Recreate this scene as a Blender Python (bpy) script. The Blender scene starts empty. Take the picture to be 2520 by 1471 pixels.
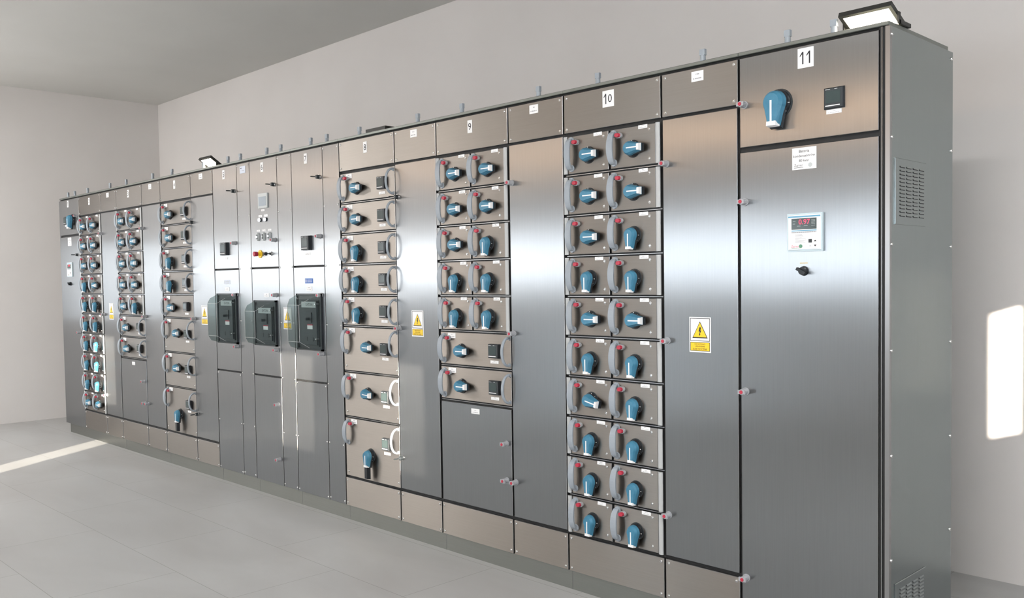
import bpy, bmesh, math, random
from mathutils import Vector, Matrix
random.seed(7)
SC = bpy.context.scene
COL = SC.collection
PI = math.pi

# ------------------------------------------------------------------ materials
def mat(name, color, rough=.5, metal=0.0, emit=None, estr=0.0, spec=.5, alpha=None, trans=0.0, ior=1.45, coat=0.0):
    m = bpy.data.materials.new(name); m.use_nodes = True
    b = m.node_tree.nodes['Principled BSDF']
    b.inputs['Base Color'].default_value = (*color, 1)
    b.inputs['Roughness'].default_value = rough
    b.inputs['Metallic'].default_value = metal
    b.inputs['Specular IOR Level'].default_value = spec
    b.inputs['IOR'].default_value = ior
    b.inputs['Transmission Weight'].default_value = trans
    b.inputs['Coat Weight'].default_value = coat
    if emit:
        b.inputs['Emission Color'].default_value = (*emit, 1)
        b.inputs['Emission Strength'].default_value = estr
    if alpha is not None: b.inputs['Alpha'].default_value = alpha
    return m

def noise_color(m, c1, c2, scale, detail=4, stretch=(1, 1, 1), bump=0.0):
    nt = m.node_tree; N = nt.nodes; L = nt.links; b = N['Principled BSDF']
    tc = N.new('ShaderNodeTexCoord'); mp = N.new('ShaderNodeMapping'); mp.inputs['Scale'].default_value = stretch
    n = N.new('ShaderNodeTexNoise'); n.inputs['Scale'].default_value = scale; n.inputs['Detail'].default_value = detail
    r = N.new('ShaderNodeValToRGB'); r.color_ramp.elements[0].position = .3; r.color_ramp.elements[1].position = .7
    r.color_ramp.elements[0].color = (*c1, 1); r.color_ramp.elements[1].color = (*c2, 1)
    L.new(tc.outputs['Object'], mp.inputs['Vector']); L.new(mp.outputs['Vector'], n.inputs['Vector'])
    L.new(n.outputs['Fac'], r.inputs['Fac']); L.new(r.outputs['Color'], b.inputs['Base Color'])
    if bump:
        bp = N.new('ShaderNodeBump'); bp.inputs['Strength'].default_value = bump; bp.inputs['Distance'].default_value = .01
        L.new(n.outputs['Fac'], bp.inputs['Height']); L.new(bp.outputs['Normal'], b.inputs['Normal'])
    return m

def steel(name, color, rough, aniso, tangent, grain, wave=.0, wscale=1.5):
    """brushed stainless steel: directional micro-scratches (anisotropy) plus fine grain streaks"""
    m = bpy.data.materials.new(name); m.use_nodes = True
    nt = m.node_tree; N = nt.nodes; L = nt.links; b = N['Principled BSDF']
    b.inputs['Metallic'].default_value = 1.0
    b.inputs['Roughness'].default_value = rough
    b.inputs['Anisotropic'].default_value = aniso
    cx = N.new('ShaderNodeCombineXYZ')
    for i in range(3): cx.inputs[i].default_value = tangent[i]
    L.new(cx.outputs[0], b.inputs['Tangent'])
    geo = N.new('ShaderNodeNewGeometry')
    mp = N.new('ShaderNodeMapping'); mp.inputs['Scale'].default_value = grain
    L.new(geo.outputs['Position'], mp.inputs['Vector'])
    n = N.new('ShaderNodeTexNoise'); n.inputs['Scale'].default_value = 1.0; n.inputs['Detail'].default_value = 3
    L.new(mp.outputs['Vector'], n.inputs['Vector'])
    r = N.new('ShaderNodeValToRGB')
    r.color_ramp.elements[0].position = .25; r.color_ramp.elements[1].position = .75
    r.color_ramp.elements[0].color = (*[c * .97 for c in color], 1); r.color_ramp.elements[1].color = (*[min(1, c * 1.03) for c in color], 1)
    L.new(n.outputs['Fac'], r.inputs['Fac']); L.new(r.outputs['Color'], b.inputs['Base Color'])
    if wave:
        w = N.new('ShaderNodeTexNoise'); w.inputs['Scale'].default_value = wscale; w.inputs['Detail'].default_value = 1
        L.new(geo.outputs['Position'], w.inputs['Vector'])
        bp = N.new('ShaderNodeBump'); bp.inputs['Strength'].default_value = wave; bp.inputs['Distance'].default_value = .02
        L.new(w.outputs['Fac'], bp.inputs['Height']); L.new(bp.outputs['Normal'], b.inputs['Normal'])
    return m

VG = (150, 150, 4)      # vertical grain: streaks run along z
HG = (4, 150, 150)      # horizontal grain
M = {}
M['door'] = steel('steel_brushed_vertical', (.272, .280, .287), .275, .92, (1, 0, 0), VG, .10)
M['front'] = steel('steel_brushed_horizontal', (.325, .296, .268), .42, .95, (0, 0, 1), HG, .05)
M['side'] = steel('steel_side', (.29, .325, .33), .24, .3, (0, 1, 0), (260, 260, 6), .05)
M['plinth'] = steel('steel_plinth', (.27, .275, .255), .42, .4, (0, 0, 1), HG)
M['edge'] = mat('steel_edge', (.34, .34, .34), .30, 1.0)
M['rail'] = mat('galvanised_roof', (.21, .225, .21), .42, .8)
M['gasket'] = mat('black_rubber_gasket', (.012, .012, .012), .6)
M['body'] = mat('cabinet_shell', (.33, .35, .35), .45, .7)
M['white'] = mat('white_plate', (.80, .80, .80), .45)
M['ink'] = mat('black_print', (.02, .02, .025), .6)
M['greyink'] = mat('grey_print', (.22, .22, .24), .6)
M['screw'] = mat('zinc_screw', (.75, .75, .74), .25, 1.0)
M['handle'] = mat('grey_plastic_handle', (.29, .325, .36), .42)
M['trim'] = mat('light_grey_plastic_trim', (.42, .43, .43), .4)
M['blue'] = noise_color(mat('blue_knob', (.06, .24, .37), .38), (.04, .17, .265), (.055, .205, .315), 30)
M['black'] = mat('black_plastic', (.013, .016, .02), .35)
M['darkgrey'] = mat('dark_grey_plastic', (.028, .034, .038), .45)
M['red'] = mat('red_plastic', (.42, .028, .055), .4)
M['clip'] = mat('translucent_latch', (.40, .41, .43), .25, trans=.12)
M['yellow'] = mat('yellow_sign', (.85, .56, .02), .45)
M['screen'] = mat('meter_screen', (.045, .065, .065), .12)
M['screenl'] = mat('panel_screen', (.26, .31, .36), .15)
M['paleframe'] = mat('pale_grey_frame', (.46, .49, .49), .4)
M['bluesign'] = mat('blue_sign', (.03, .12, .42), .45)
M['pale_and_glare'] = mat('pale_and_glare_sticker', (.55, .60, .70), .4)
M['lightblue'] = mat('light_blue_print', (.12, .33, .48), .5)
M['green'] = mat('green_print', (.10, .25, .16), .5)
M['palegreen'] = mat('regulator_frame', (.48, .58, .62), .4)
M['redprint'] = mat('red_print', (.7, .05, .12), .5)
M['led'] = mat('red_led', (.5, .01, .03), .4, emit=(1, .06, .14), estr=1.1)
M['ledglow'] = mat('white_lamp_lens', (.9, .9, .95), .3, emit=(.85, .88, 1), estr=1.2)
M['amber'] = mat('amber_print', (.55, .38, .12), .5)
def clear(name, color, alpha, rough=.08):
    m = bpy.data.materials.new(name); m.use_nodes = True
    nt = m.node_tree; N = nt.nodes; L = nt.links; b = N['Principled BSDF']; out = N['Material Output']
    b.inputs['Base Color'].default_value = (*color, 1); b.inputs['Roughness'].default_value = rough
    t = N.new('ShaderNodeBsdfTransparent'); t.inputs['Color'].default_value = (.70, .76, .75, 1)
    mx = N.new('ShaderNodeMixShader'); mx.inputs[0].default_value = alpha
    L.new(t.outputs[0], mx.inputs[1]); L.new(b.outputs[0], mx.inputs[2]); L.new(mx.outputs[0], out.inputs['Surface'])
    return m
M['cover'] = clear('smoked_polycarbonate', (.16, .20, .21), .13)
M['lampglass'] = mat('lit_floodlight_glass', (.9, .9, .9), .3, emit=(1, .86, .68), estr=22)
M['lampbody'] = mat('black_floodlight_housing', (.018, .018, .016), .5)

# ------------------------------------------------------------------ mesh builder
_txt = {}
def text_geo(s):
    if s in _txt: return _txt[s]
    c = bpy.data.curves.new('t', 'FONT'); c.body = s; c.size = 1.0; c.resolution_u = 3
    c.align_x = 'CENTER'; c.align_y = 'CENTER'
    o = bpy.data.objects.new('t', c); COL.objects.link(o)
    dg = bpy.context.evaluated_depsgraph_get(); me = bpy.data.meshes.new_from_object(o.evaluated_get(dg))
    vs = [v.co.copy() for v in me.vertices]; fs = [tuple(p.vertices) for p in me.polygons]
    xs = [v.x for v in vs]; ys = [v.y for v in vs]
    cx, cy = (min(xs) + max(xs)) / 2, (min(ys) + max(ys)) / 2; w = max(xs) - min(xs); h = max(ys) - min(ys)
    vs = [((v.x - cx) / w, (v.y - cy) / h) for v in vs]
    bpy.data.objects.remove(o); bpy.data.curves.remove(c); bpy.data.meshes.remove(me)
    _txt[s] = (vs, fs, w, h); return _txt[s]

class MB:
    """collects shapes for ONE mesh; coordinates: x right, y into the cabinet, z up"""
    def __init__(s): s.v = []; s.f = []; s.m = []; s.sm = []; s.mats = []
    def mi(s, k):
        if k not in s.mats: s.mats.append(k)
        return s.mats.index(k)
    def add(s, vs, fs, k, smooth=False, X=None):
        o = len(s.v); i = s.mi(k)
        for p in vs: s.v.append(tuple(X @ Vector(p)) if X is not None else tuple(p))
        for f in fs: s.f.append(tuple(o + a for a in f)); s.m.append(i); s.sm.append(smooth)
        return s
    def box(s, x0, x1, y0, y1, z0, z1, k, X=None):
        vs = [(x, y, z) for x in (x0, x1) for y in (y0, y1) for z in (z0, z1)]
        fs = [(0, 1, 3, 2), (4, 6, 7, 5), (0, 4, 5, 1), (2, 3, 7, 6), (0, 2, 6, 4), (1, 5, 7, 3)]
        return s.add(vs, fs, k, False, X)
    def sheet(s, x0, x1, y0, y1, z0, z1, k, c=.0016, edge='edge', X=None):
        """folded sheet-metal panel facing -y with a bright chamfered rim"""
        fr = [(x0 + c, y0, z0 + c), (x1 - c, y0, z0 + c), (x1 - c, y0, z1 - c), (x0 + c, y0, z1 - c)]
        md = [(x0, y0 + c, z0), (x1, y0 + c, z0), (x1, y0 + c, z1), (x0, y0 + c, z1)]
        bk = [(x0, y1, z0), (x1, y1, z0), (x1, y1, z1), (x0, y1, z1)]
        vs = fr + md + bk
        s.add(vs, [(0, 1, 2, 3)], k, False, X)
        q = [(a, a + 4, (a + 1) % 4 + 4, (a + 1) % 4) for a in range(4)] + [(a + 4, a + 8, (a + 1) % 4 + 8, (a + 1) % 4 + 4) for a in range(4)] + [(8, 11, 10, 9)]
        return s.add(vs, q, edge, False, X)
    def cyl(s, cx, cz, y0, y1, r0, r1, k, n=20, smooth=True, capk=None, X=None, sz=1.0):
        """axis along y; y0 is the front"""
        a = [(cx + r0 * math.cos(t), y0, cz + sz * r0 * math.sin(t)) for t in [2 * PI * i / n for i in range(n)]]
        b = [(cx + r1 * math.cos(t), y1, cz + sz * r1 * math.sin(t)) for t in [2 * PI * i / n for i in range(n)]]
        s.add(a + b, [(i, i + n, (i + 1) % n + n, (i + 1) % n) for i in range(n)], k, smooth, X)
        s.add(a, [tuple(range(n))], capk or k, False, X)
        s.add(b, [tuple(reversed(range(n)))], k, False, X)
        return s
    def loft(s, rings, k, smooth=True, cap=True, X=None, capk=None):
        n = len(rings[0]); vs = [p for r in rings for p in r]; fs = []
        for j in range(len(rings) - 1):
            for i in range(n):
                a = j * n + i; b = j * n + (i + 1) % n; fs.append((a, a + n, b + n, b))
        s.add(vs, fs, k, smooth, X)
        if cap:
            s.add(rings[0], [tuple(range(n))], capk or k, False, X); s.add(rings[-1], [tuple(reversed(range(n)))], k, False, X)
        return s
    def text(s, t, cx, cz, w, h, y, k='ink', fit=True, X=None):
        vs, fs, tw, th = text_geo(t)
        if fit:                                      # keep the letters' own proportions inside w x h
            sc = min(w / tw, h / th); w, h = tw * sc, th * sc
        return s.add([(cx + a * w, y, cz + b * h) for a, b in vs], fs, k, False, X)
    def build(s, name, parent=None, loc=(0, 0, 0), rot=None):
        me = bpy.data.meshes.new(name)
        me.from_pydata(s.v, [], s.f)
        for k in s.mats: me.materials.append(M[k])
        me.polygons.foreach_set('material_index', s.m); me.polygons.foreach_set('use_smooth', s.sm); me.update()
        bm = bmesh.new(); bm.from_mesh(me); bmesh.ops.recalc_face_normals(bm, faces=bm.faces) if False else None
        bm.free()
        return put(name, me, parent, loc, rot)

def put(name, me, parent=None, loc=(0, 0, 0), rot=None):
    o = bpy.data.objects.new(name, me); COL.objects.link(o); o.location = loc
    if rot: o.rotation_euler = rot
    if parent: o.parent = parent
    return o
def thing(name, label, cat, loc, group=None):
    o = bpy.data.objects.new(name, None); COL.objects.link(o); o.location = loc; o.empty_display_size = .1
    o['label'] = label; o['category'] = cat
    if group: o['group'] = group
    return o
CACHE = {}
def shared(key, fn):
    """mesh data built once, reused by every copy"""
    if key not in CACHE:
        mb = fn(); me = bpy.data.meshes.new(str(key[0] if isinstance(key, tuple) else key)); me.from_pydata(mb.v, [], mb.f)
        for k in mb.mats: me.materials.append(M[k])
        me.polygons.foreach_set('material_index', mb.m); me.polygons.foreach_set('use_smooth', mb.sm); me.update()
        CACHE[key] = me
    return CACHE[key]

# ------------------------------------------------------------------ small parts
def arc_handle(h, d, w, t, tube=False):
    """grey bail handle: feet at z=0 and z=h on the panel, bowing out by d toward the room"""
    def f():
        mb = MB(); n = 18; rings = []
        for i in range(n + 1):
            a = PI * i / n
            zz = h / 2 - (h / 2) * math.cos(a) * (1.0)
            yy = -d * (math.sin(a) ** .8 if math.sin(a) > 0 else 0)
            # tangent / normal in the y-z plane
            e = 1e-3; a2 = min(PI, a + e); a1 = max(0, a - e)
            g = lambda q: Vector((0, -d * (max(0, math.sin(q)) ** .8), h / 2 - h / 2 * math.cos(q)))
            T = (g(a2) - g(a1)).normalized(); Nn = Vector((0, -T.z, T.y)) if T.z != 0 else Vector((0, -1, 0))
            Nn = Vector((0, -abs(T.z) if abs(T.z) > .02 else 0, T.y * (1 if T.z >= 0 else -1))).normalized() if Nn.length > 0 else Nn
            c = Vector((0, yy, zz)); k = 10 if tube else 4
            if tube:
                rings.append([tuple(c + Vector((1, 0, 0)) * (w / 2 * math.cos(u)) + Nn * (t / 2 * math.sin(u))) for u in [2 * PI * j / k for j in range(k)]])
            else:
                ww = w * (1 - .25 * abs(math.cos(a)) ** 2)
                rings.append([tuple(c + Vector((sx * ww / 2, 0, 0)) + Nn * (sn * t / 2)) for sx, sn in ((-1, -1), (1, -1), (1, 1), (-1, 1))])
        mb.loft(rings, 'handle', smooth=tube)
        # feet with a fixing screw each
        for z in (0.006, h - .006):
            mb.cyl(0, z, -.006, 0, w * .45, w * .5, 'handle', 14)
            mb.cyl(0, z + (.004 if z > h / 2 else -.004), -.0075, -.006, .0035, .0035, 'darkgrey', 8)
        return mb
    return f
def latch_mb():
    mb = MB()
    mb.cyl(0, 0, -.004, 0, .017, .017, 'clip', 20)
    mb.cyl(0, 0, -.034, -.004, .0125, .0135, 'clip', 20)
    mb.box(-.0165, .0165, -.038, -.030, -.0085, .0085, 'clip')
    mb.cyl(0, 0, -.0405, -.036, .0075, .0085, 'red', 14)
    return mb
def keylatch_mb():
    mb = MB()
    mb.cyl(0, 0, -.004, 0, .016, .016, 'screw', 20)
    mb.cyl(0, 0, -.022, -.004, .013, .0145, 'darkgrey', 20)
    mb.cyl(0, 0, -.030, -.022, .006, .007, 'screw', 12)
    mb.box(-.0018, .0018, -.058, -.028, -.004, .004, 'darkgrey')
    mb.cyl(0, 0, -.066, -.052, .004, .004, 'darkgrey', 8)
    return mb
def clip_mb():
    """red release button in a clear collar beside the handle"""
    mb = MB()
    r = [(.016, 0), (.0135, .009), (.006, .0135), (-.006, .0135), (-.0135, .009), (-.016, 0), (-.0135, -.009), (-.006, -.0135), (.006, -.0135), (.0135, -.009)]
    mb.loft([[(a * 1.05, -.014, b * .95) for a, b in r], [(a * 1.05, 0, b * .95) for a, b in r]], 'clip')
    mb.loft([[(a * .76, -.028, b * .62) for a, b in r], [(a * .84, -.025, b * .72) for a, b in r], [(a * .84, -.010, b * .74) for a, b in r]], 'red')
    return mb
def knob_outline(r, L, wt, y, s=1.0, n=22):
    """teardrop pointing down: circle of radius r, tip half-width wt at distance L"""
    pts = []
    a0 = math.radians(-28); a1 = math.radians(208)
    for i in range(n + 1):
        a = a0 + (a1 - a0) * i / n; pts.append((s * r * math.cos(a), y, s * r * math.sin(a)))
    pts += [(-s * wt, y, -s * L), (s * wt, y, -s * L)]
    return pts
def knob(scale=1.0, long=False):
    def f():
        mb = MB(); q = scale
        mb.cyl(0, 0, -.004 * q, 0, .041 * q, .042 * q, 'darkgrey', 28)
        mb.cyl(0, 0, -.014 * q, -.004 * q, .0375 * q, .0385 * q, 'black', 28)
        # graduated scale marks on the collar
        for i in range(3):
            a = math.radians(-5 - 38 * i)
            mb.box(-.0012, .0012, -.0145 * q, -.013 * q, -.005 * q, .005 * q, 'white', X=Matrix.Translation((.0345 * q * math.cos(a), 0, .0345 * q * math.sin(a))) @ Matrix.Rotation(-a + PI / 2, 4, 'Y'))
        # black under-grip, slightly longer than the blue cap
        mb.loft([knob_outline(.0335 * q, .070 * q, .0175 * q, -.024 * q), knob_outline(.0345 * q, .073 * q, .0185 * q, -.013 * q)], 'black', smooth=False)
        # faceted blue cap
        mb.loft([knob_outline(.0235 * q, .059 * q, .012 * q, -.048 * q), knob_outline(.031 * q, .065 * q, .0155 * q, -.037 * q), knob_outline(.034 * q, .067 * q, .0172 * q, -.022 * q)], 'blue', smooth=False)
        # white T mark: stem and crossbar tip
        mb.box(-.0028 * q, .0028 * q, -.0492 * q, -.0475 * q, -.056 * q, .004 * q, 'white')
        mb.loft([[(-.0145 * q, -.0495 * q, -.067 * q), (.0145 * q, -.0495 * q, -.067 * q), (.0135 * q, -.0495 * q, -.055 * q), (-.0135 * q, -.0495 * q, -.055 * q)],
                 [(-.0175 * q, -.030 * q, -.0695 * q), (.0175 * q, -.030 * q, -.0695 * q), (.0165 * q, -.030 * q, -.055 * q), (-.0165 * q, -.030 * q, -.055 * q)]], 'white', smooth=False)
        if long:     # extended pistol grip
            mb.loft([[(-.013, -.046, -.145), (.013, -.046, -.145), (.014, -.046, -.070), (-.014, -.046, -.070)],
                     [(-.016, -.020, -.150), (.016, -.020, -.150), (.017, -.020, -.066), (-.017, -.020, -.066)]], 'black', smooth=False)
        return mb
    return f
def meter(w, h, d=.022):
    def f():
        mb = MB()
        mb.box(0, w, -d * .45, 0, 0, h, 'black')
        mb.sheet(.001, w - .001, -d, -d * .45, .001, h - .001, 'darkgrey', c=.003, edge='black')
        mb.box(w * .12, w * .84, -d - .0008, -d + .001, h * .26, h * .84, 'screen')
        mb.box(w * .10, w * .82, -d - .0016, -d, h * .12, h * .165, 'white')     # key strip
        mb.box(w * .10, w * .34, -d - .0012, -d, h * .895, h * .925, 'paleframe')
        mb.box(w * .56, w * .70, -d - .0012, -d, h * .895, h * .925, 'paleframe')
        return mb
    return f
def plate(w, h, lines=2, seed=0, k='white'):
    """small engraved tag with lines of unreadably small print"""
    def f():
        rr = random.Random(seed * 13 + int(w * 1000) + lines); mb = MB()
        mb.box(0, w, -.0016, 0, 0, h, k)
        for i in range(lines):
            z = h * (.70 - .42 * i / max(1, lines - 1) if lines > 1 else .5)
            ww = w * ((.22 if i == 0 and lines > 1 else .62) + .12 * rr.random()); x = w / 2 - ww / 2
            n = max(3, int(ww / .0032))
            for j in range(n):
                if rr.random() < .13: continue
                xx = x + ww * j / n
                mb.box(xx, xx + ww / n * .62, -.0019, -.0012, z - h * .05, z + h * .05 * (1 + rr.random() * .5), 'greyink')
        return mb
    return f
def number(t, w, h):
    def f():
        mb = MB(); mb.box(0, w, -.0016, 0, 0, h, 'white')
        def one(cx):
            hh = h * .62; ww = hh * .06
            mb.add([(cx - ww, -.0021, h / 2 - hh / 2), (cx + ww, -.0021, h / 2 - hh / 2), (cx + ww, -.0021, h / 2 + hh / 2), (cx - ww, -.0021, h / 2 + hh / 2)], [(0, 1, 2, 3)], 'ink')
            mb.add([(cx - ww, -.0021, h / 2 + hh / 2), (cx - hh * .27, -.0021, h / 2 + hh * .22), (cx - hh * .27, -.0021, h / 2 + hh * .10), (cx - ww, -.0021, h / 2 + hh * .32)], [(0, 1, 2, 3)], 'ink')
        if t == '1': one(w * .55)
        elif t == '11': one(w * .33); one(w * .75)
        elif t == '10': one(w * .30); mb.text('0', w * .66, h / 2, w * .34, h * .62, -.0021)
        elif len(t) == 1: mb.text(t, w / 2, h / 2, w * .62, h * .62, -.0021)
        else: mb.text(t, w / 2, h / 2, w * .74, h * .62, -.0021)
        return mb
    return f
def warning():
    mb = MB(); w, h = .112, .156
    mb.box(0, w, -.0016, 0, 0, h, 'white')
    def frame(x0, x1, z0, z1, k, t=.0022, y=-.0021):
        mb.box(x0, x1, y, -.0012, z0, z0 + t, k); mb.box(x0, x1, y, -.0012, z1 - t, z1, k)
        mb.box(x0, x0 + t, y, -.0012, z0, z1, k); mb.box(x1 - t, x1, y, -.0012, z0, z1, k)
    frame(.005, w - .005, .050, h - .005, 'ink')
    mb.box(.005, w - .005, -.0020, -.0012, .006, .045, 'yellow')
    frame(.005, w - .005, .006, .045, 'ink', .002, -.0023)
    T = lambda c, y, k: mb.add([(.056 + a * c, y, .097 + b * c) for a, b in ((-.040, -.034), (.040, -.034), (0, .040))], [(0, 1, 2)], k)
    T(1.0, -.0022, 'ink'); T(.87, -.0026, 'yellow')
    bolt = [(-.002, .020), (.007, .018), (.003, .004), (.008, .004), (.000, -.012), (.004, -.012), (-.003, -.022), (-.005, -.010), (-.002, -.010), (-.001, -.001), (-.007, -.001)]
    mb.add([(.056 + a * .95, -.0029, .093 + b * .95) for a, b in bolt], [(9, 10, 0, 1, 2), (2, 3, 9), (3, 4, 8, 9), (4, 5, 6), (4, 6, 7, 8)], 'ink')
    for i, t in enumerate(('NIE DOTYKAĆ!', 'URZĄDZENIE', 'ELEKTRYCZNE')):
        mb.text(t, .056, .0375 - i * .0115, .088, .0078, -.0026)
    return mb
def screw_mb():
    mb = MB()
    mb.cyl(0, 0, -.0015, 0, .0072, .0075, 'screw', 12)
    mb.loft([[(.0035 * math.cos(t), -.0052, .0035 * math.sin(t)) for t in [PI * i / 6 for i in range(12)]],
             [(.0062 * math.cos(t), -.0035, .0062 * math.sin(t)) for t in [PI * i / 6 for i in range(12)]],
             [(.0062 * math.cos(t), -.0012, .0062 * math.sin(t)) for t in [PI * i / 6 for i in range(12)]]], 'screw')
    mb.cyl(0, 0, -.0056, -.005, .0018, .0018, 'ink', 6)
    return mb
def screws(parent, pts, y=0.0, rot=None):
    for x, z in pts: put('screw', shared('screw', screw_mb), parent, (x, y, z), rot)

T = .016   # sheet thickness of the fronts
def panel(name, par, x0, x1, z0, z1, k='front', y=0.0):
    """flat front; its origin sits at the lower left corner"""
    w, h = round(x1 - x0, 4), round(z1 - z0, 4)
    def f():
        mb = MB(); mb.sheet(0, w, 0, T, 0, h, k); return mb
    return put(name, shared((name, w, h, k), f), par, (x0, y, z0)), w, h

def tag_copy(o, key, fn, u, v, name='name_plate', y=0.0, rot=None):
    return put(name, shared(key, fn), o, (u, y, v), rot)

_seed = [0]
def nameplate(o, u, v, w, h, lines=2):
    _seed[0] += 1; s = _seed[0] % 7
    return tag_copy(o, ('name_plate', w, h, lines, s), plate(w, h, lines, s), u, v)

def drawer_half(cab, X, z, right, tilt):
    """one half-width withdrawable unit, 0.26 x 0.19 m front"""
    x0 = X + (.302 if right else .030); x1 = X + (.565 if right else .288)
    d, w, h = panel('drawer', cab, x0, x1, z + .008, z + .192, 'front')
    # bulged grey side strip
    def tr():
        mb = MB(); n = 8; rings = []
        for i in range(n + 1):
            a = PI * i / n; rings.append((.013 - .013 * math.cos(a), -.010 * math.sin(a)))
        mb.loft([[(a, b, 0) for a, b in rings], [(a, b, .184) for a, b in rings]], 'trim'); return mb
    put('side_strip', shared('side_strip', tr), d, ((w + .003) if right else -.028, 0, 0))
    put('carry_handle', shared('carry_handle', arc_handle(.150, .036, .036, .007)), d, (.022, 0, .020))
    put('release_button', shared('release_button', clip_mb), d, (.058, 0, .151))
    put('rotary_switch', shared('rotary_switch', knob(1.0)), d, (.136, 0, .081), (0, -tilt, 0))
    nameplate(d, .168, .168, .052, .0165)
    screws(d, [(.229, .162), (.229, .027)])
    return d
def drawer_full(cab, X, z, H, tilt, u_knob=.20, big=False, ring=True, tagw=.066):
    d, w, h = panel('drawer', cab, X + .014, X + .600, z + .008, z + H - .008, 'front')
    t = h + .006 - .0          # height of the row's top line above the drawer origin
    t = H - .008
    put('carry_handle', shared('carry_handle', arc_handle(.150, .036, .036, .007)), d, (.030, 0, t - .176))
    put('release_button', shared('release_button', clip_mb), d, (.078, 0, t - .041))
    nameplate(d, .066, t - .042, tagw, .029, 2)
    kz = {.2: t - .112, .3: t - .131, .4: t - .226}[round(H, 1)]
    if big: put('rotary_switch', shared('rotary_switch_long', knob(1.05, True)), d, (.282, 0, kz))
    else: put('rotary_switch', shared('rotary_switch', knob(1.0)), d, (u_knob - .014, 0, kz), (0, -tilt, 0))
    mz = {.2: t - .140, .3: t - .176, .4: t - .172}[round(H, 1)]
    put('power_meter', shared(('meter', .078, .078), meter(.078, .078)), d, (.424, 0, mz))
    nameplate(d, .424, mz - .030, .064, .0165)
    if ring: put('carry_handle', shared('carry_handle_ring', arc_handle(.152, .058, .018, .014, True)), d, (.574, 0, t - .176))
    if H > .25: screws(d, [(.026, .03), (.572, .03)])
    return d
def latch(par, x, z, kind='latch'):
    if kind == 'key': return put('latch_with_key', shared('latch_with_key', keylatch_mb), par, (x, 0, z))
    return put('latch', shared('latch', latch_mb), par, (x, 0, z))

def body(cab, w, plinth_left=0.0, plinth_right=0.0):
    mb = MB(); g = .0008
    mb.box(g, w - g, .020, .60, .1, 2.511, 'body')
    mb.box(g, w - g, .0165, .0195, .101, 2.5105, 'gasket')
    mb.build('body', cab)
    mb = MB(); mb.box(.0012 + plinth_left, w - .0012 - plinth_right, .027, .58, 0, .0995, 'plinth')
    mb.box(.0 + plinth_left, .0016 + plinth_left, .0262, .029, .002, .098, 'edge')
    mb.build('plinth', cab)
def roof(cab, x0, x1, posts):
    mb = MB(); mb.sheet(x0 + .0008, x1 - .0008, -.004, .575, 2.5112, 2.526, 'rail', c=.002, edge='rail')
    mb.build('roof_plate', cab)
    def p():
        mb = MB()
        mb.cyl(0, 0, 0, 0.006, .016, .018, 'handle', 14); mb.cyl(0, 0, -.028, 0, .0115, .0125, 'handle', 14)
        mb.box(-.013, .013, -.054, -.028, -.008, .008, 'handle'); mb.box(-.0085, .0085, -.048, -.031, .0072, .0105, 'red')
        return mb
    for x in posts:
        put('roof_latch', shared('roof_latch', p), cab, (x, .022, 2.5265), (PI / 2 * -1, 0, 0))
def rails(cab, X, zs):
    """thin bright shelf edges between the rows of drawers"""
    for z in zs:
        put('drawer_rail', shared('drawer_rail', lambda: MB().box(0, .588, .004, .0164, -.0016, .0016, 'edge')), cab, (X + .012, 0, z))

CAB_GROUP = None
def wide_cabinet(n, X, label, rows, low_door=False, sign=False, keybottom=False):
    c = thing('switchgear_cabinet', label, 'electrical cabinet', (X, 0, 0))
    body(c, 1.0)
    roof(c, 0, 1.0, (.21, .81))
    hp, w, h = panel('header_panel', c, .005, .595, 2.311, 2.500, 'front')
    nw = .070 if n == 10 else .038
    tag_copy(hp, ('number_plate', n), number(str(n), nw, .078 if n == 10 else .070), .252 if n == 10 else .275, .093, 'number_plate')
    screws(hp, [(.018, .018), (.018, .172), (w - .018, .018), (w - .018, .172)])
    hp, w, h = panel('header_panel', c, .605, .995, 2.311, 2.500, 'front')
    nameplate(hp, .160, .131, .062, .044, 2)
    screws(hp, [(.018, .018), (.018, .172), (w - .018, .018), (w - .018, .172)])
    # cable compartment door
    dr, w, h = panel('cable_door', c, .607, .992, .310, 2.298, 'door')
    for z in (2.1, 1.3, .5):
        latch(dr, .018, z - .310, 'key' if (z == .5 and keybottom) or (z == 2.1 and n in (4, 8)) else 'latch')
    if sign: put('warning_sign', shared('warning_sign', warning), dr, (.138, 0, 1.255 - .310))
    for a, b in ((.005, .595), (.605, .995)):
        lp, w, h = panel('lower_panel', c, a, b, .105, .292, 'plinth' if False else 'front')
        screws(lp, [(.016, .018), (.016, h - .018), (w - .016, .018), (w - .016, h - .018)])
    z = 2.3; zs = []
    for r in rows:
        kind = r[0]
        if kind == 'D':
            z -= .2; drawer_half(c, 0, z, False, r[1]); drawer_half(c, 0, z, True, r[2])
        else:
            H = r[1]; z = round(z - H, 4)
            drawer_full(c, 0, z, H, r[2], r[3] if len(r) > 3 else .20, big=(len(r) > 4 and r[4] == 'big'), ring=not (len(r) > 4 and r[4] == 'noring'))
        zs.append(z)
    if low_door:
        d, w, h = panel('compartment_door', c, .010, .594, .310, .888, 'door')
        latch(d, .545, .70 - .310); latch(d, .545, .50 - .310)
        nameplate(d, .262, .528, .068, .029, 2)
    rails(c, 0, zs[:-1] if not low_door else zs)
    return c

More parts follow.
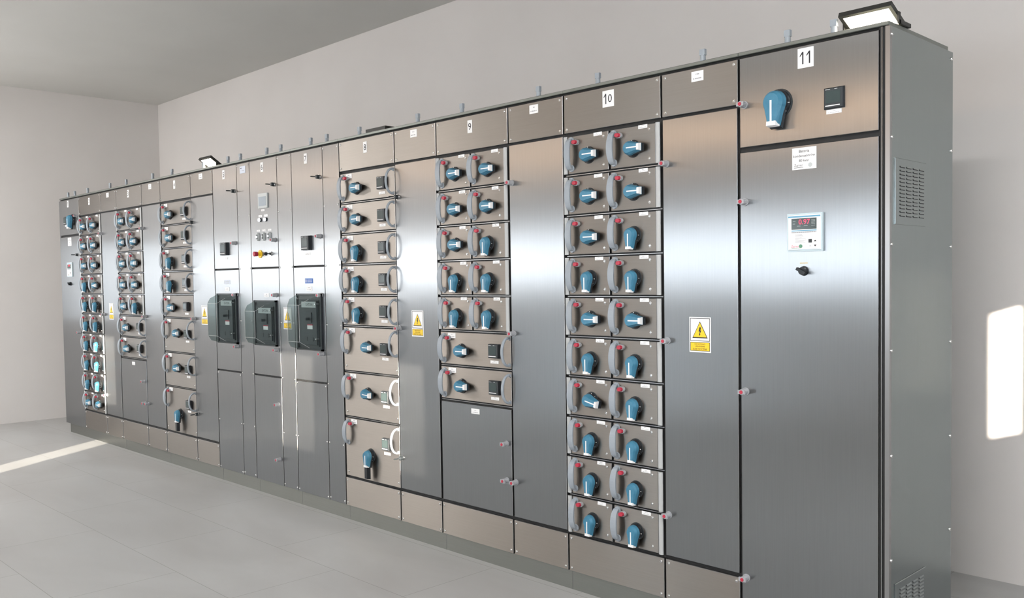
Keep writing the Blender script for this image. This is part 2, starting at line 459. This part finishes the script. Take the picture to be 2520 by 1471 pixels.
Hh = PI / 2; V = 0.0
cabs = {}
def D(a, b): return ('D', Hh if a == 'H' else V if a == 'V' else a, Hh if b == 'H' else V if b == 'V' else b)
cabs[2] = wide_cabinet(2, -8.4, 'stainless cabinet numbered 2, ten rows of paired drawers, second from the far left end',
    [D('H', 'H'), D('H', 'H'), D('H', 'H'), D('V', 'H'), D('V', 'V'), D('V', 'V'), D('V', 'V'), D('V', 'V'), D('V', 'V'), D('H', 'H')], sign=True)
cabs[3] = wide_cabinet(3, -7.4, 'stainless cabinet numbered 3 with a plain lower door, between cabinets 2 and 4',
    [D('H', 'H'), D('H', 'H'), D('H', 'H'), D('H', 'H'), D('H', 'V'), ('S', .2, Hh), ('S', .2, Hh)], low_door=True)
cabs[4] = wide_cabinet(4, -6.4, 'stainless cabinet numbered 4 with eight full-width drawers, left of the tall plain doors',
    [('S', .2, Hh), ('S', .2, Hh), ('S', .2, V), ('S', .2, V), ('S', .2, Hh, .2, 'noring'), ('S', .3, Hh, .29), ('S', .3, Hh, .28), ('S', .4, V, .29, 'big')], sign=True, keybottom=True)
cabs[8] = wide_cabinet(8, -3.6, 'stainless cabinet numbered 8 with eight full-width drawers, sunlight patch on its door',
    [('S', .2, Hh), ('S', .2, Hh), ('S', .2, V), ('S', .2, V), ('S', .2, V), ('S', .3, Hh, .29), ('S', .3, Hh - .06, .28), ('S', .4, V, .29, 'big')], sign=True, keybottom=True)
cabs[9] = wide_cabinet(9, -2.6, 'stainless cabinet numbered 9, five drawer pairs, two wide drawers and a plain lower door',
    [D('H', 'H'), D('H', 'H'), D('H', 'V'), D('V', 'V'), D('V', 'V'), ('S', .2, Hh), ('S', .2, Hh)], low_door=True)
cabs[10] = wide_cabinet(10, -1.6, 'stainless cabinet numbered 10, ten rows of paired drawers, beside the end cabinet 11',
    [D('H', 'H'), D('H', 'H'), D('H', 'V'), D('V', 'V'), D('H', 'H'), D('V', 'V'), D(Hh - .22, 'V'), D('V', 'V'), D('V', 'V'), D('V', 'V')], sign=True)

# ---- incomer cabinets 5, 6, 7
def breaker(door, cx, z0, z1, hw):
    """moulded-case circuit breaker behind a clear hood"""
    mb = MB()
    fr = [(-hw, z0), (hw, z0), (hw, z1), (-hw, z1)]
    # surround
    t = .014
    mb.box(-hw, hw, -.016, 0, z1 - t, z1, 'black'); mb.box(-hw, hw, -.016, 0, z0, z0 + t, 'black')
    mb.box(-hw, -hw + t, -.016, 0, z0, z1, 'black'); mb.box(hw - t, hw, -.016, 0, z0, z1, 'black')
    mb.box(-hw + t, hw - t, -.006, 0, z0 + t, z1 - t, 'black')
    zl, zh = z0 + .03, z1 - .045
    ox = .030; mb.box(-.125, .125, -.016, -.006, zl, zh, 'black')
    mb.sheet(-.080, .118, -.026, -.016, zl + .01, zh - .004, 'darkgrey', edge='black')
    zm = (zl + zh) / 2
    mb.box(-.070, .110, -.0280, -.025, zh - .050, zh - .010, 'paleframe')
    mb.text('EATON', .030, zh - .030, .085, .018, -.0285)
    mb.box(-.010, .060, -.033, -.025, zm + .005, zm + .075, 'black')
    mb.box(.012, .036, -.062, -.03, zm + .022, zm + .040, 'darkgrey')
    mb.box(.000, .066, -.0280, -.025, zm - .040, zm - .014, 'white')
    mb.box(.000, .066, -.0280, -.025, zm - .014, zm - .006, 'red')
    mb.box(-.040, -.004, -.0275, -.025, zl + .035, zl + .065, 'black'); mb.cyl(.070, zl + .05, -.030, -.025, .014, .014, 'black', 14)
    o = mb.build('circuit_breaker', door, (cx, 0, 0))
    mb = MB()
    R0 = [(-hw + .008, -.016, z0 + .006), (hw - .008, -.016, z0 + .006), (hw - .008, -.016, z1 - .008), (-hw + .008, -.016, z1 - .008)]
    w1 = .118; R1 = [(-w1 - .010, -.085, z0 + .026), (w1, -.085, z0 + .026), (w1, -.085, z1 - .036), (-w1 - .010, -.085, z1 - .036)]
    w2 = .074; R2 = [(-w2, -.135, z0 + .068), (w2, -.135, z0 + .068), (w2, -.135, z1 - .076), (-w2, -.135, z1 - .076)]
    for A, B in ((R0, R1), (R1, R2)):
        mb.add(A + B, [(i, (i + 1) % 4, (i + 1) % 4 + 4, i + 4) for i in range(4)], 'cover')
    mb.add(R2, [(0, 1, 2, 3)], 'cover')
    # polished rim of the hood
    def bar(p, q, r=.0022, k='trim'):
        p, q = Vector(p), Vector(q); dd = (q - p).normalized(); a = dd.orthogonal().normalized() * r; b = dd.cross(a).normalized() * r
        mb.loft([[tuple(p + a), tuple(p + b), tuple(p - a), tuple(p - b)], [tuple(q + a), tuple(q + b), tuple(q - a), tuple(q - b)]], k)
    for i in range(4):
        bar(R2[i], R2[(i + 1) % 4], .0016); bar(R1[i], R2[i], .0014)
    for z in (z0 + .085, z1 - .070): mb.cyl(hw - .026, z, -.050, -.020, .0055, .0055, 'screw', 10)
    h = mb.build('clear_hood', door, (cx, 0, 0))
    h['label'] = 'clear plastic protective hood'
    return o

def selector(k):
    def f():
        mb = MB(); n = 16
        def oval(y, s): return [(s * .013 * math.cos(a), y, s * .013 * math.sin(a) + (.016 if math.sin(a) >= 0 else -.016) * s) for a in [2 * PI * i / n for i in range(n)]]
        mb.loft([oval(-.016, .9), oval(-.012, 1.0), oval(0, 1.05)], 'paleframe')
        mb.loft([oval(-.018, .66), oval(-.015, .7)], 'darkgrey')
        if k: mb.cyl(0, 0, -.024, -.016, .007, .008, 'ledglow', 12)
        else: mb.cyl(0, 0, -.022, -.016, .007, .008, 'paleframe', 12)
        return mb
    return f
def lamp_mb():
    mb = MB(); mb.cyl(0, 0, -.010, 0, .0145, .015, 'darkgrey', 18); mb.cyl(0, 0, -.018, -.009, .0115, .013, 'ledglow', 18); return mb
def estop_mb():
    mb = MB()
    mb.cyl(0, 0, -.005, 0, .030, .030, 'yellow', 28)
    mb.cyl(0, 0, -.028, -.005, .012, .014, 'yellow', 20)
    mb.cyl(0, 0, -.052, -.026, .0185, .0165, 'red', 24); mb.cyl(0, 0, -.056, -.052, .015, .0185, 'red', 24)
    return mb
def keysw_mb(key):
    def f():
        mb = MB(); mb.cyl(0, 0, -.010, 0, .0145, .015, 'screw', 18); mb.cyl(0, 0, -.014, -.010, .0095, .0105, 'darkgrey', 18)
        if key: mb.box(-.0015, .0015, -.050, -.012, -.004, .004, 'black'); mb.box(-.0017, .0017, -.058, -.034, -.009, .009, 'black')
        return mb
    return f
def sticker_blue(k, k2):
    def f():
        mb = MB(); mb.box(0, .100, -.0014, 0, 0, .034, k)
        mb.box(.008, .018, -.0018, -.001, .006, .028, k2)
        for i in range(2):
            x = .030
            while x < .088:
                mb.box(x, x + .005, -.0018, -.001, .020 - i * .012, .025 - i * .012, k2); x += .0075
        return mb
    return f
def incomer(n, X, label):
    c = thing('switchgear_cabinet', label, 'electrical cabinet', (X, 0, 0))
    body(c, .6); roof(c, 0, .6, (.23, .43))
    td, w, h = panel('upper_door', c, .004, .396, 1.706, 2.500, 'door')
    mb_h = .078
    tag_copy(td, ('number_plate', n, 's'), number(str(n), .038, .070), .170, .700, 'number_plate')
    latch(td, .352, 2.3 - 1.706, 'key'); latch(td, .352, 1.9 - 1.706)
    if n in (5, 7):
        put('power_meter', shared(('meter', .096, .096), meter(.096, .100, .03)), td, (.150, 0, .104))
        nameplate(td, .160, .072, .062, .0165)
    else:
        mb = MB(); mb.box(0, .134, -.010, 0, 0, .108, 'paleframe'); mb.box(.012, .116, -.0112, -.009, .016, .084, 'screenl')
        mb.build('touch_panel', td, (.134, 0, .434))
        nameplate(td, .166, .412, .048, .014)
        for i, x in enumerate((.150, .232)):
            put('indicator_lamp', shared('indicator_lamp', lamp_mb), td, (x, 0, .349)); nameplate(td, x - .026, .370, .052, .016)
        for i, x in enumerate((.118, .200, .284)):
            put('push_button', shared(('push_button', i != 1), selector(i != 1)), td, (x, 0, .225)); nameplate(td, x - .026, .264, .048, .014)
        put('emergency_stop_button', shared('emergency_stop_button', estop_mb), td, (.135, 0, .098))
        put('key_switch', shared('key_switch', keysw_mb(False)), td, (.214, 0, .097))
        o = put('key_switch', shared('key_switch_with_key', keysw_mb(True)), td, (.296, 0, .096)); o['label'] = 'key switch with black key'
    bd, w, h = panel('breaker_door', c, .004, .396, .906, 1.694, 'door')
    if n == 6: breaker(bd, .200, .218, .555, .160)
    else: breaker(bd, .206, .212, .605, .160)
    latch(bd, .352, 1.5 - .906); latch(bd, .352, 1.1 - .906)
    if n in (5, 7):
        kk = ('bluesign', 'white') if n == 7 else ('pale_and_glare', 'paleframe')  # same blue sign on cabinet 5, glare painted in as paler colours
        s = put('notice_sticker', shared(('notice_sticker', n), sticker_blue(*kk)), bd, (.148, 0, .676))
        nameplate(bd, .166, .624, .068, .030, 2)
    else: nameplate(bd, .178, .578, .068, .030, 2)
    if n == 6:
        ld, w, h = panel('lower_door', c, .004, .396, .105, .894, 'door'); latch(ld, .350, .595); latch(ld, .350, .190)
    else:
        ld, w, h = panel('lower_panel', c, .004, .396, .105, .894, 'door')
        screws(ld, [(x, z) for x in (.012, w - .012) for z in (.016, .395, h - .016)])
    st, w, h = panel('strip_panel', c, .404, .596, .105, 2.500, 'door')
    screws(st, [(x, z - .105) for x in (.012, w - .012) for z in (.125, .5, .9, 1.3, 1.7, 2.1, 2.482)])
    if n == 6: put('warning_sign', shared('warning_sign', warning), st, (.046, 0, 1.150))
    if n == 5:
        mb = MB(); mb.box(0, .084, -.0014, 0, 0, .054, 'pale_and_glare'); mb.box(.008, .030, -.0018, -.001, .038, .043, 'ink'); mb.box(.030, .068, -.0018, -.001, .018, .021, 'greyink')
        mb.build('notice_sticker', st, (.054, 0, 2.318))
    return c
cabs[5] = incomer(5, -5.4, 'narrow stainless cabinet numbered 5 with a clear-hooded breaker, next to cabinet 4')
cabs[6] = incomer(6, -4.8, 'narrow stainless cabinet numbered 6 with touch panel, push buttons and red emergency stop')
cabs[7] = incomer(7, -4.2, 'narrow stainless cabinet numbered 7 with blue sticker over its breaker, next to cabinet 8')

# ---- capacitor cabinets 1 and 11
def regulator():
    mb = MB(); w, h = .152, .152
    mb.box(0, w, -.012, 0, 0, h, 'palegreen'); mb.sheet(.004, w - .004, -.014, -.012, .004, h - .004, 'white', c=.002, edge='palegreen')
    y = -.0146
    mb.box(.006, w - .008, y, -.0135, h - .016, h - .010, 'lightblue')
    mb.box(.020, w - .024, y, -.0135, .088, h - .020, 'screen')
    mb.text('0.97', .076, .118, .062, .020, y - .0006, 'led')
    for i in range(5): mb.box(.106, .122, y - .0004, y, .124 - .0055 * i, .1252 - .0055 * i, 'paleframe')
    mb.box(.026, .038, y - .0004, y, .121, .1222, 'paleframe'); mb.box(.026, .036, y - .0004, y, .110, .1112, 'paleframe')
    mb.box(.044, .060, y - .0004, y, .101, .1022, 'paleframe'); mb.box(.074, .090, y - .0004, y, .101, .1022, 'paleframe')
    mb.box(.020, w - .024, y, -.0135, .081, .085, 'lightblue')
    x = .020
    while x < w - .026: mb.box(x, x + .0028, y, -.0135, .0745, .0785, 'greyink'); x += .0043
    for i, ww in enumerate((.030, .034, .036, .028, .046, .046, .040, .044)): mb.box(.036, .036 + ww, y, -.0135, .0675 - .0045 * i, .0685 - .0045 * i, 'greyink')
    mb.box(.094, .108, y - .001, -.0135, .034, .048, 'darkgrey')
    tri = lambda cx, cz, s: mb.add([(cx - .006, y, cz - .003 * s), (cx + .006, y, cz - .003 * s), (cx, y, cz + .004 * s)], [(0, 1, 2)] if s > 0 else [(0, 2, 1)], 'ink')
    tri(.122, .041, 1); tri(.122, .022, -1)
    mb.box(.097, .105, y, -.0135, .020, .022, 'greyink')
    mb.text('Zamer', .036, .021, .034, .010, y, 'redprint'); mb.box(.020, .056, y, -.0135, .0125, .0140, 'green')
    mb.cyl(.060, .021, y - .0002, -.0135, .0075, .0075, 'green', 18)
    mb.box(.008, w - .010, y, -.0135, .0075, .0085, 'lightblue')
    return mb
def label_bat():
    mb = MB(); w, h = .104, .086
    mb.box(0, w, -.0016, 0, 0, h, 'white')
    mb.text('Bateria', w / 2, h * .84, .044, .012, -.0021); mb.text('kondensatorów', w / 2, h * .63, .094, .012, -.0021)
    mb.text('80 kvar', w / 2, h * .41, .044, .011, -.0021)
    mb.text('Zamer', .028, h * .20, .038, .011, -.0021); mb.box(.008, .048, -.0021, -.001, .007, .0085, 'ink')
    mb.cyl(.078, h * .18, -.0019, -.001, .009, .009, 'paleframe', 14)
    return mb
def blackknob():
    mb = MB(); mb.cyl(0, 0, -.006, 0, .019, .020, 'black', 20); mb.cyl(0, 0, -.020, -.006, .0155, .017, 'black', 20)
    mb.box(-.021, .021, -.032, -.018, -.0055, .0055, 'black', X=Matrix.Rotation(.5, 4, 'Y')); return mb
def end_cabinet(n, X, label, flip):
    c = thing('switchgear_cabinet', label, 'electrical cabinet', (X, 0, 0))
    body(c, .6, plinth_left=.06 if n == 1 else 0); roof(c, .04 if n == 1 else 0, .6 if n == 1 else .638, (.24, .44) if n == 1 else (.215, .412))
    ud, w, h = panel('upper_door', c, .006 if n == 11 else .025, .598 if n == 11 else .594, 2.129, 2.500, 'door')
    ld, w2, h2 = panel('main_door', c, .006 if n == 11 else .025, .598 if n == 11 else .594, .103, 2.107, 'door')
    kb = shared(('rotary_switch_main', 1), knob(1.42))
    if n == 11:
        tag_copy(ud, ('number_plate', 11), number('11', .068, .078), .265, .283, 'number_plate')
        put('rotary_switch', kb, ud, (.183, 0, .158)); put('power_meter', shared(('meter', .082, .082), meter(.082, .082, .012)), ud, (.379, 0, .104))
        nameplate(ud, .386, .086, .062, .0165)
        latch(ud, .022, 2.305 - 2.129)
        for z in (1.9, 1.1, .3): latch(ld, .022, z - .103)
        put('capacitor_label', shared('capacitor_label', label_bat), ld, (.240, 0, 2.012 - .103))
        put('power_factor_regulator', shared('power_factor_regulator', regulator), ld, (.223, 0, 1.684 - .103))
        put('selector_switch', shared('selector_switch', blackknob), ld, (.290, 0, 1.606 - .103))
        mb = MB(); mb.box(0, .034, -.001, 0, 0, .0035, 'amber'); mb.build('name_plate', ld, (.272, 0, 1.636 - .103))
    else:
        tag_copy(ud, ('number_plate', 1), number('1', .038, .070), .240, .290, 'number_plate')
        put('rotary_switch', kb, ud, (.425, 0, .152)); put('power_meter', shared(('meter', .082, .082), meter(.082, .082, .012)), ud, (.140, 0, .112))
        nameplate(ud, .158, .090, .062, .0165)
        latch(ud, .520, 2.315 - 2.129); latch(ld, .505, 1.91 - .103, 'key'); latch(ld, .505, 1.1 - .103)
        put('capacitor_label', shared('capacitor_label', label_bat), ld, (.225, 0, 2.012 - .103))
        put('power_factor_regulator', shared('power_factor_regulator', regulator), ld, (.200, 0, 1.684 - .103))
        put('selector_switch', shared('selector_switch', blackknob), ld, (.275, 0, 1.610 - .103))
    return c
c1 = end_cabinet(1, -9.0, 'narrow stainless cabinet numbered 1 at the far left end of the row', True)
c11 = end_cabinet(11, -.6, 'stainless end cabinet numbered 11 with red digital display, nearest the camera', False)
cabs[1] = c1; cabs[11] = c11
# corner post, side wall and grilles of cabinet 11
mb = MB()
mb.box(.6005, .6095, .004, .019, .1, 2.5095, 'gasket'); mb.box(.6095, .6125, .000, .019, .1, 2.5095, 'edge')
mb.box(.6125, .622, .006, .019, .1, 2.5095, 'gasket')
mb.build('corner_post', c11)
mb = MB()
mb.box(.6225, .640, .002, .019, .1, 2.5095, 'edge')
mb.box(.632, .640, .019, .622, .1, 2.5095, 'side'); mb.box(.6005, .631, .022, .60, .1, 2.5095, 'body')
sp = mb.build('side_panel', c11)
for z in (2.48, 2.1, 1.7, 1.3, .9, .5, .12):
    put('screw', shared('screw', screw_mb), sp, (.640, .018, z), (0, 0, PI / 2)); put('screw', shared('screw', screw_mb), sp, (.640, .606, z), (0, 0, PI / 2))
def vent():
    mb = MB(); W, H = .294, .250; X = Matrix.Rotation(PI / 2, 4, 'Z')
    mb.sheet(0, W, -.004, 0, 0, H, 'side', c=.002, edge='side', X=X)
    for i in range(14):
        for j in range(4):
            x = .042 + j * .061; z = .030 + i * .0142
            mb.box(x, x + .044, -.0044, -.003, z, z + .0016, 'ink', X=X)
            mb.add([(x, -.004, z + .0016), (x + .044, -.004, z + .0016), (x + .044, -.0068, z + .0026), (x, -.0068, z + .0026), (x, -.004, z + .008), (x + .044, -.004, z + .008)], [(0, 1, 2, 3), (3, 2, 5, 4)], 'side', X=X)
    return mb
put('vent_grille', shared('vent_grille', vent), sp, (.640, .042, 1.776))
put('vent_grille', shared('vent_grille', vent), sp, (.640, .050, .152))
mb = MB(); mb.box(.600, .628, .06, .58, 0, .0995, 'plinth'); mb.build('plinth', c11)
# far left flange of cabinet 1
mb = MB(); mb.box(.001, .022, .003, .0162, .1, 2.500, 'door'); mb.build('corner_post', c1)

# ------------------------------------------------------------------ floodlights on the roof
def floodlight(loc, ang, label, w=.20, dpt=.13, zc=.040, fins=True):
    t = thing('floodlight', label, 'floodlight', loc, 'floodlights on top of the cabinets')
    X = Matrix.Translation((0, 0, zc)) @ Matrix.Rotation(ang, 4, 'X')
    mb = MB(); z0, z1 = -.008, .012
    # local frame: glass faces -z
    rim = .014
    mb.box(-w / 2, w / 2, -dpt / 2, -dpt / 2 + rim, z0, z1, 'lampbody', X); mb.box(-w / 2, w / 2, dpt / 2 - rim, dpt / 2, z0, z1, 'lampbody', X)
    mb.box(-w / 2, -w / 2 + rim, -dpt / 2 + rim, dpt / 2 - rim, z0, z1, 'lampbody', X); mb.box(w / 2 - rim, w / 2, -dpt / 2 + rim, dpt / 2 - rim, z0, z1, 'lampbody', X)
    mb.box(-w / 2 + .01, w / 2 - .01, -dpt / 2 + .01, dpt / 2 - .01, .009, .015, 'lampbody', X)
    if fins:
        for i in range(6): mb.box(-w / 2 + .025 + i * .028, -w / 2 + .033 + i * .028, -dpt / 2 + .02, dpt / 2 - .02, .015, .022, 'lampbody', X)
        mb.box(-.03, .03, -.03, .03, .015, .040, 'lampbody', X)
    mb.build('housing', t)
    mb = MB(); mb.box(-w / 2 + rim, w / 2 - rim, -dpt / 2 + rim, dpt / 2 - rim, -.003, .001, 'lampglass', X); g = mb.build('glass', t)
    mb = MB(); sx = w / 2 + .004
    for q in (-1, 1):
        mb.box(q * sx - .003, q * sx + .003, .0, .105, .001, .016, 'lampbody'); mb.box(q * sx - .003, q * sx + .003, -.008, .010, .001, zc + .008, 'lampbody')
    mb.box(-sx, sx, .095, .105, .001, .016, 'lampbody')
    mb.build('bracket', t)
    return t
floodlight((-5.55, .065, 2.527), math.radians(-35), 'small lit floodlight tilted forward on the roof at the right end of cabinet 4', w=.205, zc=.046)
floodlight((-3.21, .080, 2.527), math.radians(0), 'thin black floodlight lying flat on the roof of cabinet 8', w=.205, zc=.012, fins=False)
floodlight((-.062, .070, 2.527), math.radians(-24), 'glaring floodlight on the near corner of cabinet 11', w=.205, zc=.036)

# ------------------------------------------------------------------ the room
XL, XR, YB, YF, ZC = -10.15, 2.3, 1.614, -5.0, 3.9
wallm = noise_color(mat('painted_wall', (.66, .65, .63), .85, spec=.2), (.64, .62, .605), (.67, .65, .635), 1.3, 3, bump=.02)
M['wall'] = wallm
M['ceil'] = noise_color(mat('painted_ceiling', (.6, .6, .57), .9, spec=.2), (.57, .565, .54), (.61, .605, .58), .8, 3)
def floor_mat():
    m = bpy.data.materials.new('large_floor_tiles'); m.use_nodes = True
    nt = m.node_tree; N = nt.nodes; L = nt.links; b = N['Principled BSDF']
    g = N.new('ShaderNodeNewGeometry'); mp = N.new('ShaderNodeMapping'); mp.inputs['Location'].default_value = (4.62 + 1.234 * 10, 1.26 + .62 * 20, 0)
    L.new(g.outputs['Position'], mp.inputs['Vector'])
    br = N.new('ShaderNodeTexBrick'); br.inputs['Scale'].default_value = 1; br.inputs['Brick Width'].default_value = 1.234; br.inputs['Row Height'].default_value = .62
    br.inputs['Mortar Size'].default_value = .0022; br.inputs['Mortar Smooth'].default_value = .3; br.offset = .5
    br.inputs['Color1'].default_value = (1, 1, 1, 1); br.inputs['Color2'].default_value = (.96, .96, .96, 1); br.inputs['Mortar'].default_value = (.62, .60, .57, 1)
    L.new(mp.outputs['Vector'], br.inputs['Vector'])
    n = N.new('ShaderNodeTexNoise'); n.inputs['Scale'].default_value = 1.1; n.inputs['Detail'].default_value = 5; n.inputs['Distortion'].default_value = .6
    mp2 = N.new('ShaderNodeMapping'); mp2.inputs['Scale'].default_value = (.7, 1.6, 1); L.new(g.outputs['Position'], mp2.inputs['Vector']); L.new(mp2.outputs[0], n.inputs['Vector'])
    r = N.new('ShaderNodeValToRGB'); r.color_ramp.elements[0].position = .3; r.color_ramp.elements[1].position = .72
    r.color_ramp.elements[0].color = (.345, .342, .335, 1); r.color_ramp.elements[1].color = (.41, .416, .412, 1)
    L.new(n.outputs['Fac'], r.inputs['Fac'])
    mx = N.new('ShaderNodeMix'); mx.data_type = 'RGBA'; mx.blend_type = 'MULTIPLY'; mx.inputs[0].default_value = 1
    L.new(r.outputs['Color'], mx.inputs[6]); L.new(br.outputs['Color'], mx.inputs[7]); L.new(mx.outputs[2], b.inputs['Base Color'])
    b.inputs['Roughness'].default_value = .42; b.inputs['Specular IOR Level'].default_value = .45
    return m
M['floor'] = floor_mat()
M['frame'] = mat('white_window_frame', (.75, .75, .74), .4)
M['pane'] = mat('daylit_pane', (.8, .85, .9), .3, emit=(.90, .95, 1.0), estr=3.4)
M['pane_left'] = mat('daylit_pane_left', (.8, .85, .9), .3, emit=(.86, .93, 1.0), estr=1.0)
def struct(o): o['kind'] = 'structure'; return o
WT = .25
mb = MB(); mb.box(XL - WT, XR + WT, YF - WT, YB + WT, -.1, 0, 'floor'); struct(mb.build('floor'))
mb = MB(); mb.box(XL - WT, XR + WT, YF - WT, YB + WT, ZC, ZC + .1, 'ceil'); struct(mb.build('ceiling'))
mb = MB(); mb.box(XL - WT, XR + WT, YB, YB + WT, .0, ZC, 'wall'); struct(mb.build('wall_back'))
def wall_with_holes(name, axis, a0, a1, t0, t1, holes):
    """axis 'x': wall runs along x at y in [t0,t1]; holes = (a, b, z0, z1)"""
    mb = MB()
    def bx(p, q, z0, z1):
        if q - p < 1e-5 or z1 - z0 < 1e-5: return
        if axis == 'x': mb.box(p, q, t0, t1, z0, z1, 'wall')
        else: mb.box(t0, t1, p, q, z0, z1, 'wall')
    cuts = sorted(set([a0, a1] + [h[0] for h in holes] + [h[1] for h in holes]))
    for p, q in zip(cuts[:-1], cuts[1:]):
        m = (p + q) / 2; hs = sorted([h for h in holes if h[0] < m < h[1]], key=lambda h: h[2]); z = 0
        for h in hs: bx(p, q, z, h[2]); z = h[3]
        bx(p, q, z, ZC)
    return struct(mb.build(name))
S = 1.47; TP = 2.19
xa = [.055, -1.165, None, None, -4.745]
fw = []                                   # (x0, x1, z0, z1, glazed?)
fw.append((.055, .655, S, TP, False)); fw.append((-1.165, -.565, S, TP, False)); fw.append((-4.745, -4.145, S, TP, False))
fw += [(-2.55, -1.50, S, TP, True), (-3.95, -2.85, S, TP, True), (-6.15, -5.10, S, TP, True), (-7.45, -6.40, S, TP, True), (-8.75, -7.70, S, TP, True), (-10.0, -9.0, S, TP, True), (.95, 2.05, S, TP, True)]
slot = (-4.92, -4.45, .02, 1.13)
wall_with_holes('wall_front', 'x', XL - WT, XR + WT, YF - WT, YF, [h[:4] for h in fw] + [slot])
RW = (-2.50, -1.906, 1.53, 2.24)
RFILL = [(-4.6, -3.3, S, TP), (-.60, .25, S, TP), (.55, 1.35, S, TP)]  # glazed windows added to brighten the right end of the back wall
wall_with_holes('wall_right', 'y', YF, YB, XR, XR + WT, [RW, (-1.49, -1.06, 1.53, 2.24)] + RFILL)
LW = [(-4.8, -3.0, 1.15, 2.15), (-2.75, -.8, 1.15, 2.15)]
wall_with_holes('wall_left', 'y', YF, YB, XL - WT, XL, LW)
def framed(name, x0, x1, z0, z1, y, glazed, axis='x', pk='pane'):
    mb = MB(); t = .03
    def bx(p, q, a, b, k, d=0.0, th=.03):
        if axis == 'x': mb.box(p, q, y + d, y + d + th, a, b, k)
        else: mb.box(y + d, y + d + th, p, q, a, b, k)
    if glazed:
        bx(x0, x1, z0, z0 + t, 'frame'); bx(x0, x1, z1 - t, z1, 'frame'); bx(x0, x0 + t, z0 + t, z1 - t, 'frame'); bx(x1 - t, x1, z0 + t, z1 - t, 'frame')
        w = struct(mb.build(name)); mb = MB()
        if axis == 'x': mb.box(x0 + t, x1 - t, y + .01, y + .02, z0 + t, z1 - t, pk)
        else: mb.box(y + .01, y + .02, x0 + t, x1 - t, z0 + t, z1 - t, pk)
        mb.build('window_pane', w)
n = 1
for h in fw:
    if h[4]: framed('window_%d' % n, h[0], h[1], h[2], h[3], YF - .2, True); n += 1
for h in RFILL: framed('window_%d' % n, h[0], h[1], h[2], h[3], XR + .12, True, 'y', 'pane'); n += 1
for h in LW: framed('window_%d' % n, h[0], h[1], h[2], h[3], XL - .15, True, 'y', 'pane_left'); n += 1

# ------------------------------------------------------------------ light
w = bpy.data.worlds.new('daylight'); SC.world = w; w.use_nodes = True
bg = w.node_tree.nodes['Background']; bg.inputs['Color'].default_value = (.72, .86, 1.0, 1); bg.inputs['Strength'].default_value = 6.0
sd = Vector((-.65, 1.0, -.212)).normalized()
sun = bpy.data.lights.new('sun', 'SUN'); sun.energy = 15.0; sun.angle = math.radians(.5); sun.color = (1, .90, .76)
so = bpy.data.objects.new('sun', sun); COL.objects.link(so); so.rotation_euler = sd.to_track_quat('-Z', 'Y').to_euler(); so.location = (6, -12, 4)

def area(name, loc, rot, sx, sy, power, color):
    l = bpy.data.lights.new(name, 'AREA'); l.shape = 'RECTANGLE'; l.size = sx; l.size_y = sy; l.energy = power; l.color = color
    o = bpy.data.objects.new(name, l); COL.objects.link(o); o.location = loc; o.rotation_euler = rot
# added warm fill for the steel's reflections, high on the front and left walls
for x in (-8.6, -6.2, -3.8, -1.4, 1.0):
    area('warm_wall_fill', (x, YF + .08, 3.12), (PI / 2 - .15, 0, 0), 1.5, .16, 4.3, (1, .62, .34))
q = Vector((-.45, .88, .02)).to_track_quat('-Z', 'Y').to_euler()
area('window_daylight', (-8.3, YF + .30, 1.85), q, 2.4, .68, 46, (1, .965, .92))  # fill light added by the front windows to lift the left wall
for y in (-3.9, -2.0):
    area('warm_wall_fill', (XL + .08, y, 3.0), (PI / 2, 0, -PI / 2), 1.5, .16, .7, (1, .66, .40))

# unseen fill lights added below the ceiling to brighten the room
for x, pw in ((-8.9, 70), (-6.6, 12), (-3.2, 6), (.9, 105)):
    area('ceiling_fill', (x, -3.3, ZC - .06), (0, 0, 0), 1.4, .5, pw, (1, .985, .97))

# ------------------------------------------------------------------ camera
F, yaw, pitch, roll = 2228.47599, -.794693879, -.0395131748, -.0148313920
cp = Vector((1.48041301, -3.37261555, 1.59099523)); shy, shx = 38.8180098, 10.6872765
f = Vector((math.sin(yaw) * math.cos(pitch), math.cos(yaw) * math.cos(pitch), math.sin(pitch)))
r0 = Vector((math.cos(yaw), -math.sin(yaw), 0)); u0 = r0.cross(f)
r = math.cos(roll) * r0 + math.sin(roll) * u0; u = -math.sin(roll) * r0 + math.cos(roll) * u0
cam = bpy.data.cameras.new('camera'); co = bpy.data.objects.new('camera', cam); COL.objects.link(co)
mw = Matrix(((r.x, u.x, -f.x, cp.x), (r.y, u.y, -f.y, cp.y), (r.z, u.z, -f.z, cp.z), (0, 0, 0, 1)))
co.matrix_world = mw
cam.sensor_fit = 'HORIZONTAL'; cam.sensor_width = 36; cam.lens = F / 2520 * 36
cam.shift_x = -shx / 2520; cam.shift_y = shy / 2520
cam.clip_start = .05
SC.camera = co
SC.view_settings.view_transform = 'Standard'; SC.view_settings.look = 'None'; SC.view_settings.gamma = 1
SC.view_settings.exposure = 0.72; SC.view_settings.use_curve_mapping = False
SC.cycles.max_bounces = 10; SC.cycles.diffuse_bounces = 6; SC.cycles.glossy_bounces = 5
SC.cycles.sample_clamp_indirect = 8.0
SC.cycles.use_light_tree = False
